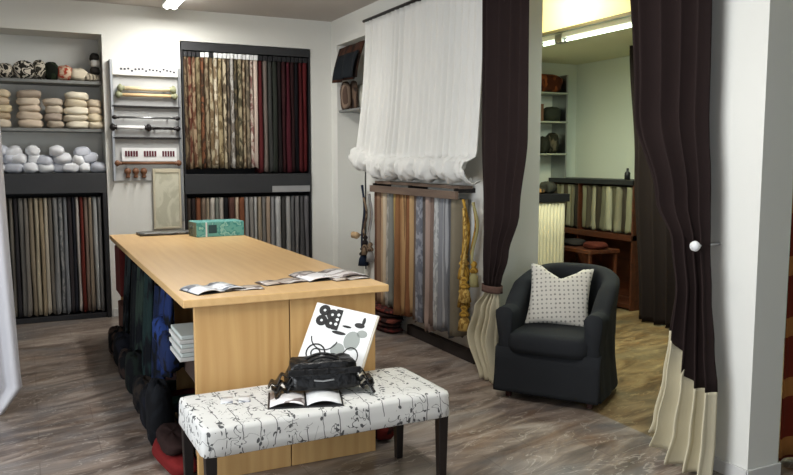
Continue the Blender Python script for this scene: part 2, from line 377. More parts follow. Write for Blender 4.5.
for r_, (n_, z_, x0_) in enumerate(((9, 1.42, -.33), (8, 1.50, -.28), (7, 1.575, -.20))):
    for k in range(n_):
        x = x0_+k*(.12 if r_ else .123)+.022*nz(k*3, r_)
        if (r_ == 2 and k in (3, 5)) or x > .66: continue
        lv = ['bottom', 'middle', 'top'][r_]
        tint = ['dcdee2', 'e6e8ea', 'c6cad4'][(k+r_) % 3]
        o = pillow('white_bundle', x, 8.07+.03*nz(k, r_), z_+.02*nz(k*1.7, r_*3)*(r_ > 0), .155+.05*nz(k*2, r_), .2, .105, fabric(tint, 'plain', None, 20, k % 3), '%s white bundle, %s from left in the %s layer on the black cabinet' % (['plump', 'flat', 'rumpled'][(k*2+r_) % 3], ORD[k], lv), 'cloth bundle', 'white bundles on top of the black cabinet', k*1.7+r_, .5*nz(k*3, r_), .75)
        o.rotation_euler[1] = .45*nz(k*5, r_+2)*(r_ > 0)
tops = [(-.13, .14, .12, ('c8bfae', 'zebra', '2c2a28'), 'brown-and-cream printed bundle'), (.03, .17, .15, ('cfc8ba', 'zebra', '26241f'), 'black-and-cream ring-patterned bundle'), (.16, .10, .16, ('bdb6a6', 'zebra', '34322c'), 'grey-and-white ring-patterned bundle'),
        (.265, .12, .15, ('26301f', 'floral', '11150f'), 'dark green leafy bundle'), (.385, .13, .13, ('a23a28', 'floral', 'c4ae96'), 'orange-red printed bundle'), (.50, .15, .11, ('cdc3ae', 'plain', None), 'cream rolled bundle'), (.60, .12, .07, ('b8ae9a', 'stripe', '6c6458'), 'flat grey striped bundle')]
for i, (x, wd, h, c, lb) in enumerate(tops):
    pillow('fabric_bundle', x, 8.10, 2.30, wd*1.15, .2, h*1.12, fabric(c[0], c[1], c[2], 22, i), lb+' on the highest alcove shelf', 'fabric bundle', 'bundles on the highest alcove shelf', i*2.1, .3*nz(i, 2), .75)
for k, (c, z) in enumerate((('3a3836', 2.30+.07), ('d8d8d4', 2.30+.14), ('2e2c2a', 2.30+.20))):
    pillow('fabric_bundle', .655, 8.12, z, .09, .18, .08, fabric(c), '%s small bundle, %s of the pile at the right end of the highest shelf' % (['black', 'white', 'dark'][k], ['low', 'middle', 'top'][k]), 'fabric bundle', 'bundles on the highest alcove shelf', k, 0, .8)
pillow('fabric_bundle', .655, 8.12, 2.301, .09, .18, .073, fabric('c4bcae'), 'beige bundle at the bottom of the pile right on the highest alcove shelf', 'fabric bundle', 'bundles on the highest alcove shelf', 5, 0, .8)

# ------------------------------------------------ second display cabinet
cab = thing('display_cabinet', 'black two-tier hanging-fabric cabinet set in the back wall at the right', 'cabinet', (0, 0, 0))
box('header_panel', M_blackband, 1.45, 2.80, YB-.02, 8.32, 2.64, 2.72, cab)
box('middle_shelf', M_blackband, 1.45, 2.80, YB-.02, 8.32, 1.20, 1.40, cab)
for x in (1.45, 2.785): box('side_panel', M_black, x, x+.015, YB-.01, 8.32, 0, 2.64, cab)
box('back_panel', M_black, 1.465, 2.785, 8.29, 8.32, 0, 2.64, cab)
box('plinth', M_black, 1.465, 2.785, YB, 8.29, 0, .05, cab)
for z in (2.60, 1.17): MB().tube([(1.465, 8.12, z), (2.785, 8.12, z)], .01).build('hanging_rail', M_dkmetal, cab)
box('label_strip', plain('pale_label_strip', (150, 150, 150), .5), 2.36, 2.78, YB-.026, YB-.018, 1.205, 1.27, cab, bevel=0)
br = 'floral'
U2 = [(1, (118, 98, 70), 'olive brown floral', br, (70, 48, 32)), (1, (142, 116, 84), 'tan floral', br, (96, 44, 30)), (1, (104, 62, 40), 'rust floral', br, (150, 124, 92)), (1, (128, 112, 78), 'moss floral', br, (88, 70, 44)), (1.1, (130, 76, 46), 'orange brown floral', br, (62, 44, 30)),
      (1, (150, 132, 100), 'beige floral', br, (92, 72, 50)), (1.1, (176, 160, 124), 'pale gold floral', br, (112, 88, 58)), (1, (196, 184, 156), 'cream floral', br, (130, 106, 76)), (1.2, (164, 144, 102), 'wheat floral', br, (104, 84, 52)), (1, (188, 172, 136), 'light straw floral', br, (96, 80, 60)),
      (.9, (120, 104, 82), 'grey brown floral', br, (66, 58, 48)), (.8, (176, 172, 162), 'silvery', br, (110, 100, 88)), (1.1, (110, 94, 66), 'dark olive floral', br, (60, 54, 44)), (1, (154, 138, 104), 'sandy floral', br, (70, 62, 44)), (1, (126, 100, 72), 'brown floral', br, (180, 160, 124)), (1, (96, 84, 68), 'umber floral', br, (140, 124, 96)),
      (1, (140, 90, 84), 'dusty rose floral', br, (196, 178, 160)), (1.1, (206, 182, 166), 'pale pink'), (1.3, (96, 30, 32), 'crimson'), (1.2, (116, 102, 94), 'grey taupe'), (1.3, (62, 62, 58), 'dark slate'), (1.2, (44, 48, 42), 'green black'), (1.1, (40, 30, 32), 'near-black'), (1.2, (58, 24, 26), 'maroon'), (1.2, (84, 24, 34), 'deep red'),
      (1, (48, 22, 24), 'dark burgundy'), (1.1, (24, 22, 26), 'black'), (1, (84, 22, 26), 'oxblood'), (1.5, (104, 28, 30), 'bright dark red')]
row(U2, 1.47, 2.78, 8.05, 0, .24, lambda t, i: (1.465 if i < 18 else 1.42)+.015*nz(i*1.3, 1), 2.585, 'on the upper right rail', 'fabric lengths on the upper rail of the right cabinet',
    lambda i: M_paper if (i in (4, 5) or 7 <= i <= 17) else M_black)
L2 = [(1, (70, 56, 48), 'dark brown'), (1, (50, 40, 38), 'black brown'), (1.3, (140, 78, 46), 'rust'), (1, (116, 96, 78), 'tan brown'), (1, (156, 138, 112), 'beige'), (1.1, (186, 178, 164), 'cream'), (1, (124, 126, 116), 'grey green'), (1, (166, 158, 146), 'stone'),
      (1.2, (28, 28, 30), 'black'), (1.5, (92, 56, 46), 'reddish brown'), (1, (196, 172, 142), 'pale peach'), (1.2, (128, 70, 40), 'orange brown'), (1.2, (152, 150, 146), 'grey'), (1, (136, 130, 122), 'warm grey'), (1, (176, 174, 168), 'silver'), (1, (150, 134, 110), 'sand'), (1.1, (122, 118, 112), 'taupe'), (1, (168, 142, 118), 'tan'),
      (1.2, (140, 140, 140), 'ash grey'), (1.5, (182, 182, 180), 'light grey'), (1.2, (66, 64, 62), 'charcoal'), (1.1, (160, 158, 154), 'pale grey'), (1.1, (100, 100, 100), 'mid grey'), (1.2, (118, 116, 116), 'steel grey', 'stripe', (84, 82, 84)), (1.2, (84, 82, 84), 'dark grey'), (1.2, (104, 102, 104), 'slate grey')]
row(L2, 1.47, 2.78, 8.05, 0, .24, lambda t, i: .08+.02*abs(nz(i, 2)), 1.155, 'on the lower right rail', 'fabric lengths on the lower rail of the right cabinet')

# ------------------------------------------------ curtain rod rack
def zr(v): return 2.408-.0096*(v-70)
rk = thing('curtain_rod_rack', 'white wall rack of curtain rod samples between the two black cabinets', 'rack', (0, 0, 0))
box('back_board', plain('rack_grey_board', (182, 183, 182), .6, var=.05), .78, 1.43, YB-.02, YB-.001, zr(181), zr(64), rk)
box('upright', M_metal, .765, .79, YB-.07, YB-.001, zr(181), zr(60), rk); box('upright', M_metal, 1.40, 1.425, YB-.07, YB-.001, .93, zr(66), rk)
box('top_board', M_whitelam, .79, 1.40, YB-.06, YB-.02, zr(75), zr(63), rk)
sq = MB()
for k in range(16):
    x = .86+k*.033; sq.box(x, x+.02, YB-.063, YB-.0605, zr(70+1.5*nz(k, 1)), zr(68+1.5*nz(k, 1)))
sq.build('dark_squiggle_band', plain('ink', (70, 72, 80)), rk)
for v in (106, 137.5): box('crossbar', M_dkmetal, .77, 1.42, YB-.07, YB-.02, zr(v)-.01, zr(v)+.01, rk)
def rod(v, r, m, mf, label, x0=.83, x1=1.36, fin=True, z=None):
    z = zr(v) if z is None else z
    t = thing('curtain_rod', label, 'curtain rod', ((x0+x1)/2, YB-.065, z), 0, 'sample curtain rods on the white rack')
    h = (x1-x0)/2
    MB().tube([(-h, 0, 0), (h, 0, 0)], r, 12).build('rod', m, t, smooth=True)
    for s in (-1, 1):
        if fin: MB().lathe([(0, s*(h-.02)), (r*1.5, s*(h-.01)), (r*1.0, s*h), (r*2.1, s*(h+.018)), (r*2.2, s*(h+.03)), (r*1.3, s*(h+.048)), (0, s*(h+.055))], n=14, axis='x').build('finial', mf, t, smooth=True)
        MB().tube([(s*h*.75, .045, 0), (s*h*.75, 0, 0)], r*.55, 8).build('bracket', M_dkmetal, t)
    return t
M_sage = plain('sage_finial', (140, 142, 112), .6); M_brown = plain('brown_wood_rod', (120, 82, 58), .5)
rod(88, .020, plain('cream_rod', (222, 206, 168), .5), M_sage, 'thick cream curtain rod with sage finials, highest on the rack', .88, 1.33)
rod(94.5, .017, plain('gold_rod', (214, 184, 140), .4), M_sage, 'golden curtain rod with green finials, just below the cream one', .86, 1.34)
rod(117, .010, M_metal, M_dkmetal, 'thin steel curtain rod between the two black crossbars, upper one', .82, 1.36)
rod(127, .018, M_paper, M_dkmetal, 'white curtain rod, left one just above the lower black crossbar', .80, 1.08)
rod(127.5, .013, M_dkmetal, M_dkmetal, 'dark curtain rod, right one just above the lower black crossbar', 1.14, 1.36)
rod(163, .014, M_brown, M_brown, 'brown wooden curtain rod under the burgundy swatch card', .83, 1.36)
for k in range(3):
    x = .90+k*.075
    o = MB().lathe([(0, 0), (.02, 0), (.024, .012), (.014, .03), (.03, .05), (.034, .07), (.022, .09), (0, .10)], n=14).build('wooden_finial', M_brown, smooth=True, loc=(x, YB-.045, zr(178)))
    tag(o, 'brown turned wooden finial, %s of three under the brown rod' % ['left', 'middle', 'right'][k], 'finial', 'wooden finials on the rack')
t = thing('swatch_card', 'white swatch card with three blocks of burgundy stripes on the rack', 'swatch card', (1.1, YB-.045, zr(161)))
box('card', M_paper, -.25, .27, -.006, 0, 0, .13, t, bevel=0)
for k in range(3):
    m = MB()
    for q in range(5): m.box(-.22+k*.175+q*.025, -.22+k*.175+q*.025+.018, -.012, -.006, .045, .10)
    m.build('swatch_block', plain('burgundy', (88, 28, 40), .7), t)
t = thing('framed_fabric_panel', 'pale sage damask panel in a beige frame hanging below the rack', 'panel', (1.265, YB-.05, .86))
box('panel', fabric('bdbba6', 'floral', 'cbc9b6', 9), -.115, .115, -.008, .0, .02, .56, t)
for a in ((-.135, -.115, 0, .6), (.115, .135, 0, .6), (-.115, .115, 0, .02), (-.115, .115, .56, .6)):
    box('frame_bar', plain('beige_frame', (196, 188, 164), .5), a[0], a[1], -.016, .01, a[2], a[3], t)

# ------------------------------------------------ recess in the right wall with draped cloths
tag(centred(box('recess_shelf', M_greyshelf, 3.06, 3.35, 7.02, 7.74, 2.05, 2.075)), 'grey shelf in the narrow recess of the right wall', 'shelf')
def drape(name, x, y0, y1, z0, z1, mat, label, cat, bulge=.06, folds=3, seed=0, axis='y', solid=.012, group=None, low=None):
    nu, nv = 26, 12; low = low or (lambda s: 0)
    def P(i, j):
        s = i/(nu-1); t = j/(nv-1); q = y0+(y1-y0)*s
        zb = z0+low(s); z = z1+(zb-z1)*t
        p = x-bulge*sin(t*pi*.5)-.018*(.3+t)*sin(s*folds*2*pi+seed+t)
        return (p, q, z) if axis == 'y' else (q, p, z)
    m = MB(); m.grid(P, nu, nv)
    return tag(centred(m.build(name, mat, smooth=True, solid=solid)), label, cat, group)
drape('draped_fabric', 3.07, 7.06, 7.72, 2.36, 2.72, fabric('2a211d', 'floral', '4a2e22', 7), 'dark brown and rust patterned cloth draped at the top of the recess', 'fabric', .07, 2)
drape('draped_fabric', 3.00, 7.05, 7.56, 2.37, 2.62, fabric('1c2024'), 'blue-black cloth hanging in front of the rust one in the recess', 'fabric', .05, 2, 1)
pillow('folded_textile', 3.10, 7.64, 2.075, .10, .16, .29, fabric('5c4a40', 'stripe', '8c7868', 8), 'striped brown and grey folded cloth standing on the recess shelf', 'folded textile', None, 3, 0, .6)
pillow('folded_textile', 3.19, 7.64, 2.075, .08, .16, .30, fabric('7a6454', 'floral', '4e4038', 12), 'taupe folded cloth in the middle of the recess shelf', 'folded textile', None, 5, 0, .6)
pillow('folded_textile', 3.28, 7.62, 2.075, .10, .18, .27, fabric('d2d0c0'), 'cream folded cloth at the inner end of the recess shelf', 'folded textile', None, 8, 0, .6)
# ------------------------------------------------ white balloon sheer
def sheer_mat(name, c, tr=.35):
    t = NT(name, .9, 0, .1); t.col(t.mix(t.noise(t.obj, 3, 3), dark(hexc(c), .95), hexc(c)))
    tl = t.n('ShaderNodeBsdfTranslucent'); tl.inputs[0].default_value = hexc(c)
    mx = t.n('ShaderNodeMixShader'); mx.inputs[0].default_value = tr
    out = [n for n in t.t.nodes if n.type == 'OUTPUT_MATERIAL'][0]
    t.l(t.b.outputs[0], mx.inputs[1]); t.l(tl.outputs[0], mx.inputs[2]); t.l(mx.outputs[0], out.inputs[0]); return t.m
M_sheer = sheer_mat('white_voile', (238, 238, 234), .25)
cr = thing('curtain_track', 'thin black curtain rod along the top of the right wall', 'curtain rod', (0, 0, 0))
MB().tube([(2.93, 6.76, 2.845), (2.93, 4.70, 2.845)], .014).build('rod', M_dkmetal, cr, smooth=True)
for y in (6.7, 5.7, 4.76): MB().tube([(2.93, y, 2.845), (XR, y, 2.845)], .008).build('bracket', M_dkmetal, cr)
def Psheer(i, j, nu=260, nv=40):
    s = i/(nu-1); y = 6.73-s*2.07; t = j/(nv-1)
    amp = .018*(1+.5*nz(s*9, 1)); ph = s*2*pi*22+.9*nz(s*14, 2)
    T = .74; lift = .10*max(0, 1-s/.22)
    if t < T:
        k = t/T; z = 2.828-(2.828-1.57-lift)*k; x = 2.935-amp*sin(ph)*(.8+.5*k)-.05*k*k; y += .10*k*k*max(0, 1-s*1.3)
    else:
        k = (t-T)/(1-T); y += .10*max(0, 1-s*1.3)
        a = k*pi*1.15; g = abs(sin(s*pi*6.5+.5+.6*nz(s*6, 4)))**.7
        R = (.045+.045*g)*(1+.35*nz(s*31, 5))
        x = 2.885-amp*sin(ph)*(1-k*.4)-R*sin(a)+.02*nz(s*50, k*9)*sin(a)
        z = 1.57+lift-(.085+.05*g)*(1-cos(a))*.72-.03*nz(s*27, k*4+2)*sin(a)-.012*nz(s*70, k*8)
    return (x, y, z)
m = MB(); m.grid(Psheer, 260, 40)
tag(centred(m.build('sheer_blind', M_sheer, smooth=True, solid=.004)), 'white pleated balloon sheer with a puffed hem on the right wall', 'curtain')

# ------------------------------------------------ fabric rail under the sheer
rl = thing('sample_rail', 'brown wooden rail along the right wall carrying hanging fabrics', 'rail', (0, 0, 0))
M_railw = wood_mat('greyed_wood_rail', (126, 108, 94), (84, 70, 62), 1)
box('rail_bar', M_railw, 2.855, 2.885, 4.90, 6.47, 1.255, 1.315, rl); box('rail_bar', M_railw, 2.90, 3.02, 4.92, 6.45, 1.33, 1.355, rl)
for y in (6.42, 5.7, 4.94): box('bracket', M_dkmetal, 2.87, XR, y-.012, y+.012, 1.30, 1.335, rl)
R1 = [(1, (106, 66, 44), 'rust brown'), (1, (142, 106, 76), 'tan'), (1.1, (186, 150, 108), 'peach tan'), (1, (200, 178, 146), 'pale peach'), (1, (176, 170, 158), 'light grey', 'floral', (140, 134, 124)), (1, (128, 130, 120), 'grey green'), (1.1, (172, 138, 70), 'mustard gold'), (1.1, (150, 96, 52), 'burnt orange'),
      (1.1, (168, 118, 68), 'amber'), (1, (186, 140, 84), 'golden tan', 'stripe', (120, 84, 50)), (1, (142, 84, 46), 'copper'), (1, (190, 150, 96), 'honey'), (1, (112, 92, 76), 'dark taupe'), (1.3, (156, 158, 166), 'silver blue', 'floral', (112, 114, 126)), (1, (92, 84, 80), 'charcoal brown'), (1.1, (168, 142, 128), 'pink beige'),
      (1, (128, 104, 92), 'rosy brown'), (1.2, (186, 188, 186), 'pale silver', 'floral', (148, 150, 150)), (1.1, (132, 136, 142), 'blue grey'), (1.1, (162, 164, 166), 'steel grey', 'stripe', (116, 118, 122)), (1, (92, 94, 98), 'slate'), (1, (130, 120, 96), 'olive grey')]
row(R1, 6.46, 4.96, 2.955, 1, .13, lambda t, i: .24+.05*nz(i*2.3, 1)-.04*t, 1.25, 'on the rail under the white sheer', 'fabric lengths on the rail under the white sheer')
tag(centred(box('shade_strip', plain('painted_shade', (44, 38, 36), .6), 3.0, 3.05, 4.85, 5.98, 0, .09)), 'low dark strip for the shade along the right wall beneath the hanging fabrics', 'plinth')  # low dark box standing in for the shadow line beneath the fabrics
for k, (c, cn, y, z, h) in enumerate((('5a2420', 'dark red', 6.32, 0, .05), ('4a2c26', 'maroon brown', 6.34, .048, .045), ('6e3a30', 'brick red', 6.30, .091, .045), ('3c2a28', 'dark brown', 6.33, .134, .045), ('6a2e28', 'faded red', 6.31, .177, .04))):
    pillow('folded_textile', 2.92, y, z, .22, .60, h, fabric(c, 'floral', '2e1e1c', 14, k), '%s folded cloth, %s of the floor pile under the hanging fabrics' % (cn, ['bottom', 'second', 'middle', 'fourth', 'top'][k]), 'folded textile', 'folded cloths piled on the floor by the right wall', k*3, 0, .4)
# trimmings: cords with tassels
def tassel(name, x, y, z1, z0, mat, m2, label, group, r=.028, sway=.0, nt=1):
    t = thing(name, label, 'tassel tieback', (x, y, z0), 0, group); H = z1-z0
    a = []
    for k in range(14):
        q = k/13; a.append((sway*sin(q*pi)-.014*cos(q*6), .02*sin(q*2*pi), .17+(H-.17)*q))
    MB().tube(a, .011, 8).build('cord', mat, t, smooth=True)
    b2 = [(p[0]+.01, p[1]+.03*sin(i/13*pi)+.01, p[2]) for i, p in enumerate(a)]
    MB().tube(b2, .011, 8).build('cord', m2, t, smooth=True)
    for k in range(nt):
        zz = k*.21
        hd = MB().lathe([(0, .19+zz), (r*.5, .185+zz), (r*.75, .165+zz), (r*.45, .145+zz), (r*.95, .12+zz), (r*.9, .105+zz), (r*.6, .10+zz)], n=14).build('tassel_head', m2, t, smooth=True)
        MB().lathe([(r*.6, .10+zz), (r*.95, .07+zz), (r*1.2, .0+zz), (0, .0+zz)], n=18).build('tassel_skirt', mat, hd, smooth=True)
    return t
Mg, Mg2 = fabric('b08a3a', 'stripe', '7c5c26', 30), fabric('c8a860', 'floral', '8a6a34', 40)
tassel('tassel_tieback', 2.89, 4.82, 1.26, .46, Mg, Mg2, 'gold rope tieback with two tassels at the near end of the fabric rail', 'gold tiebacks', .042, .02, 2)
tassel('tassel_tieback', 2.86, 4.76, 1.20, .30, Mg2, Mg, 'longest gold tassel tieback beside the left dark curtain', 'gold tiebacks', .042, -.02, 2)
tassel('tassel_tieback', 2.93, 4.75, 1.24, .62, fabric('9c9468'), Mg, 'shorter olive gold tieback beside the left dark curtain', 'gold tiebacks', .034, .01, 1)
Mk, Mb_ = fabric('2a2422'), fabric('8a7660', 'stripe', '4c3c30', 30)
tassel('tassel_tieback', 2.99, 6.93, 1.30, .50, fabric('1c2638'), Mk, 'navy and black tieback hanging at the recess edge behind the table', 'dark tiebacks', .045, 0, 1)
tassel('tassel_tieback', 2.98, 6.86, 1.18, .62, Mb_, Mk, 'brown twisted tieback hanging at the recess edge behind the table', 'dark tiebacks', .035, 0, 1)
tassel('tassel_tieback', 2.99, 6.76, 1.22, .56, fabric('8e8c8a'), Mb_, 'grey tieback nearest the rail, behind the table', 'dark tiebacks', .035, 0, 1)
MBt = thing('holdback_knob', 'beige double knob curtain holdback on the wall behind the table corner', 'holdback', (XR, 7.0, .80))
MB().tube([(0, 0, 0), (-.10, 0, 0)], .008).build('stem', M_brass, MBt)
for dy in (-.035, .035): MB().lathe([(0, -.15), (.03, -.14), (.036, -.115), (.02, -.09), (0, -.09)], (0, dy, 0), 14, 'x').build('knob', fabric('b89c78'), MBt, smooth=True)

# ------------------------------------------------ dark curtains at the opening
M_brownc = fabric((40, 30, 29)); M_cream = fabric((200, 192, 166)); M_creamd = fabric((188, 180, 152))
def lerp_keys(keys, z):
    keys = sorted(keys, reverse=True)
    if z >= keys[0][0]: return keys[0][1:]
    for a, b_ in zip(keys, keys[1:]):
        if z >= b_[0]:
            t = (a[0]-z)/(a[0]-b_[0]); t = t*t*(3-2*t)
            return tuple(p+(q-p)*t for p, q in zip(a[1:], b_[1:]))
    return keys[-1][1:]
def curtain_sheet(keys, x0, folds, top, bot, nu=120, nv=50, seed=0):
    """keys: (z, y_left, y_right, amplitude, x offset); bot / top: functions of s giving z"""
    def P(i, j):
        s = i/(nu-1); z = top(s)+(bot(s)-top(s))*j/(nv-1)
        yl, yr, am, xo = lerp_keys(keys, z)
        ph = folds*2*pi*s+.7*nz(s*5, 0, seed)+.25*sin(z*1.3+seed)
        return (x0+xo+am*sin(ph)*(1+.3*nz(s*8, 0, seed)), yl+(yr-yl)*s+am*.35*cos(ph*1.0), z)
    m = MB(); m.grid(P, nu, nv); return m
# left curtain, tied low; cream lower part
lc = thing('tied_curtain', 'dark brown curtain with cream lower part tied back left of the armchair', 'curtain', (0, 0, 0))
kl = [(2.93, 4.61, 4.08, .03, 0), (1.7, 4.61, 4.08, .03, 0), (1.2, 4.58, 4.16, .03, 0), (.90, 4.57, 4.28, .03, 0), (.70, 4.55, 4.36, .03, 0), (.64, 4.53, 4.38, .022, 0), (.5, 4.62, 4.36, .045, -.02), (.3, 4.68, 4.37, .06, -.03), (0, 4.52, 4.32, .05, -.02)]
curtain_sheet(kl, 2.90, 4, lambda s: 2.93, lambda s: .66).build('curtain_panel', M_brownc, lc, smooth=True, solid=.006)
curtain_sheet(kl, 2.90, 4, lambda s: .66, lambda s: .012, nv=24).build('cream_hem', M_cream, lc, smooth=True, solid=.006)
def ring(cx, cy, rx, ry, z, h, n=24):
    m = MB(); m.grid(lambda i, j: (cx+rx*cos(2*pi*i/n), cy+ry*sin(2*pi*i/n), z-h/2+h*j/3), n, 4, closed_u=True); return m
ring(2.90, 4.455, .055, .10, .655, .05).build('tie_band', fabric('5c463e'), lc, smooth=True, solid=.006)
# right curtain
rc = thing('tied_curtain', 'dark brown curtain with flared cream hem tied against the white column', 'curtain', (0, 0, 0))
kr = [(2.93, 3.22, 2.66, .04, 0), (1.8, 3.13, 2.65, .04, 0), (1.35, 2.96, 2.62, .035, 0), (1.14, 2.84, 2.61, .03, 0), (.9, 2.80, 2.59, .03, 0), (.65, 2.83, 2.56, .035, 0), (.44, 2.86, 2.53, .04, 0), (.2, 2.90, 2.52, .05, -.01), (0, 2.96, 2.51, .055, -.03)]
bnd = lambda s: .44+.24*max(0, min(1, (.55-s)/.45))
curtain_sheet(kr, 2.92, 4, lambda s: 2.93, bnd).build('curtain_panel', M_brownc, rc, smooth=True, solid=.006)
curtain_sheet(kr, 2.92, 4, bnd, lambda s: .015+.10*max(0, (.45-s)/.45), nv=24).build('cream_hem', M_cream, rc, smooth=True, solid=.006)
tb = thing('holdback_knob', 'small white round curtain knob on the side of the white column', 'holdback', (3.05, 2.66, 1.14))
MB().tube([(0, 0, 0), (-.18, -.03, 0)], .007).build('stem', M_metal, tb)
MB().lathe([(0, -.215), (.022, -.21), (.026, -.195), (.018, -.18), (0, -.178)], (0, -.03, 0), 16, 'x').build('knob', M_paper, tb, smooth=True)
crd = thing('curtain_track', 'curtain track across the top of the opening, above the armchair', 'curtain rod', (0, 0, 0))
MB().tube([(2.93, 4.60, 2.95), (2.93, 2.56, 2.95)], .014).build('rod', M_dkmetal, crd, smooth=True)
for y in (4.59, 2.7): MB().tube([(2.93, y, 2.95), (XR, y, 2.95)], .008).build('bracket', M_dkmetal, crd)
# far curtain in the next room
kf = [(2.64, 5.74, 4.1, .05, 0), (1.5, 5.64, 4.3, .05, 0), (0, 5.50, 4.4, .06, 0)]
fc = curtain_sheet(kf, 5.28, 8, lambda s: 2.64, lambda s: .012, nu=140).build('long_curtain', fabric((38, 30, 28)), smooth=True, solid=.006)
tag(centred(fc), 'long dark brown curtain reaching the floor in the room beyond the opening', 'curtain')
# left white curtain
kw = [(2.9, 5.1, 4.95, .03, 0)]
def Pw(i, j):
    s = i/89; t = j/39; z = 2.99-2.975*t; xe = -.135+.06*t*t if z > .17 else -.075-.12*(1-z/.17)
    x = -1.35+(xe+1.35)*s
    return (x, 5.12+.04*sin(s*2*pi*9+.3*sin(t*4))*(.7+.5*t)+.1*t*0, z)
m = MB(); m.grid(Pw, 90, 40)
tag(centred(m.build('white_curtain', sheer_mat('white_curtain_cloth', (228, 228, 232), .3), smooth=True, solid=.005)), 'bluish white floor-length curtain at the left edge', 'curtain')
def Pw2(i, j):
    s = i/29; t = j/29; z = 2.99-2.975*t
    return (-.62+.44*s-.03+.03*t, 6.35+.035*sin(s*2*pi*4), z)
m = MB(); m.grid(Pw2, 30, 30)
tag(centred(m.build('beige_curtain', sheer_mat('beige_curtain_cloth', (190, 186, 172), .2), smooth=True, solid=.005)), 'greyish beige curtain showing as a strip behind the white one at left', 'curtain')
ct = thing('curtain_track', 'ceiling curtain track carrying the white curtain at the left edge', 'curtain rod', (0, 0, 0))
box('track', M_whitelam, -1.4, -.1, 5.09, 5.15, 2.99, ZC, ct); 
ct = thing('curtain_track', 'ceiling curtain track carrying the beige curtain at the left edge', 'curtain rod', (0, 0, 0))
box('track', M_whitelam, -.55, -.05, 6.32, 6.38, 2.99, ZC, ct)

# ------------------------------------------------ cutting table
T = thing('cutting_table', 'long light-wood cutting table with open shelves on its left side', 'table', (0, 0, 0))
TX0, TX1, TY0, TY1 = .63, 1.685, 3.57, 7.02
box('tabletop', M_oaktop, TX0, TX1, TY0, TY1, .862, .90, T, bevel=.004)
box('end_panel', M_oak, .685, 1.15, 3.60, 3.63, 0, .865, T); box('end_panel', M_oak, 1.155, 1.62, 3.60, 3.63, 0, .865, T)
box('end_panel', M_oak, .70, 1.62, 6.95, 6.98, 0, .865, T)
box('side_panel', M_oak, 1.59, 1.62, 3.63, 6.95, 0, .865, T)
for y in (4.72, 5.84): box('divider', M_oak, .78, 1.59, y-.012, y+.012, .04, .865, T)
box('shelf_board', M_oak, .76, 1.59, 3.63, 6.95, .40, .425, T); box('bottom_board', M_oak, .72, 1.59, 3.63, 6.95, .02, .045, T)
# fabric bolts and folded cloths stored in it
def bolt(x0, x1, y, z, r, c, label, grp='fabric bolts under the cutting table', pat='plain', c2=None):
    t = thing('fabric_bolt', label, 'fabric bolt', (x0, y, z), 0, grp); L = x1-x0
    m = MB(); n = 18
    def P(i, j):
        a = 2*pi*i/n; rr = r*(1+.04*nz(a*1.5, j*.7, y*9))
        return (j/7*L, rr*cos(a), rr+rr*sin(a))
    m.grid(P, n, 8, closed_u=True); m.f.append(tuple(k*8 for k in range(n))); m.f.append(tuple(k*8+7 for k in range(n)))
    m.build('cloth_roll', fabric(c, pat, c2), t, smooth=False)
    MB().tube([(-.012, 0, r), (.03, 0, r)], r*.28, 12).build('cardboard_core', plain('cardboard', (150, 124, 92), .8), t)
    return t
random.seed(3)
cols = [('1e2c58', 'navy blue'), ('14161c', 'black'), ('26324a', 'slate blue'), ('1a2420', 'dark green'), ('2a2220', 'dark brown'), ('243a34', 'bottle green'), ('3a2a28', 'chocolate'), ('16203e', 'midnight blue'), ('4c1c1c', 'dark red'), ('2e3430', 'charcoal green')]
bays = [(3.66, 4.68, 'near'), (4.76, 5.80, 'middle'), (5.88, 6.92, 'far')]
ci = 0
for a, b_, nm in bays:
    for lv, z0 in (('lower', .045), ('upper', .425)):
        y = a+.06; k = 0
        while y < b_-.04:
            r = .062+.006*nz(y*7, z0)
            if not (nm == 'near' and lv == 'upper' and y < 4.14) and not (nm == 'far' and y > 6.52):
                c, cn = cols[ci % len(cols)]
                bolt(.70+.03*nz(y*5, 1), 1.52, y, z0, r, c, '%s fabric bolt, %s from the near side on the %s shelf, %s bay' % (cn, ORD[k], lv, nm)); k += 1
                ci += 3
            y += .15
for y0_, c, cn, z1, z0_ in ((4.36, '1a2850', 'dark blue', .84, .36), (4.62, '141e38', 'navy', .80, .14), (5.05, '1c2c2c', 'dark teal', .82, .10), (5.40, '28342e', 'grey green', .84, .16), (5.72, '161a1c', 'black', .80, .08), (6.10, '30383a', 'grey', .84, .24)):
    drape('draped_fabric', .68, y0_-.14, y0_+.14, z0_, z1, fabric(c, 'floral', '0c0f14', 9, 3), '%s cloth hanging from the left side of the cutting table' % cn, 'fabric', .025, 2, y0_, solid=.02, group='cloths hanging from the left side of the table')
for k in range(6):
    tag(centred(box('paper_stack', plain('paper_%d' % k, (196-8*(k % 2), 196, 192), .7), .64+.01*(k % 2), .96, 3.76, 4.06, .56+k*.022, .58+k*.022, bevel=.003)), 'white catalogue, %s from the bottom of the pile in the near bay' % ORD[k], 'catalogue', 'white catalogues piled under the table')
tag(centred(box('storage_box', plain('brown_box', (58, 44, 38), .7), .72, 1.1, 3.70, 4.12, .425, .56, bevel=.008)), 'dark brown flat box under the white catalogues in the near bay', 'box')
tag(centred(box('storage_box', plain('dark_red_box', (108, 26, 24), .6), .66, 1.1, 6.56, 6.93, .425, .82, bevel=.008)), 'dark red box at the far end of the upper shelf under the table', 'box')
tag(centred(box('storage_box', plain('rose_box', (104, 66, 58), .7), .67, 1.1, 6.56, 6.92, .045, .34, bevel=.008)), 'dull rose box at the far end of the lower shelf under the table', 'box')
pillow('folded_textile', .62, 3.90, 0.0, .16, .5, .09, fabric('6e1e1e'), 'red folded cloth on the floor behind the bench, left of the table', 'folded textile', None, 2, .1, .5)
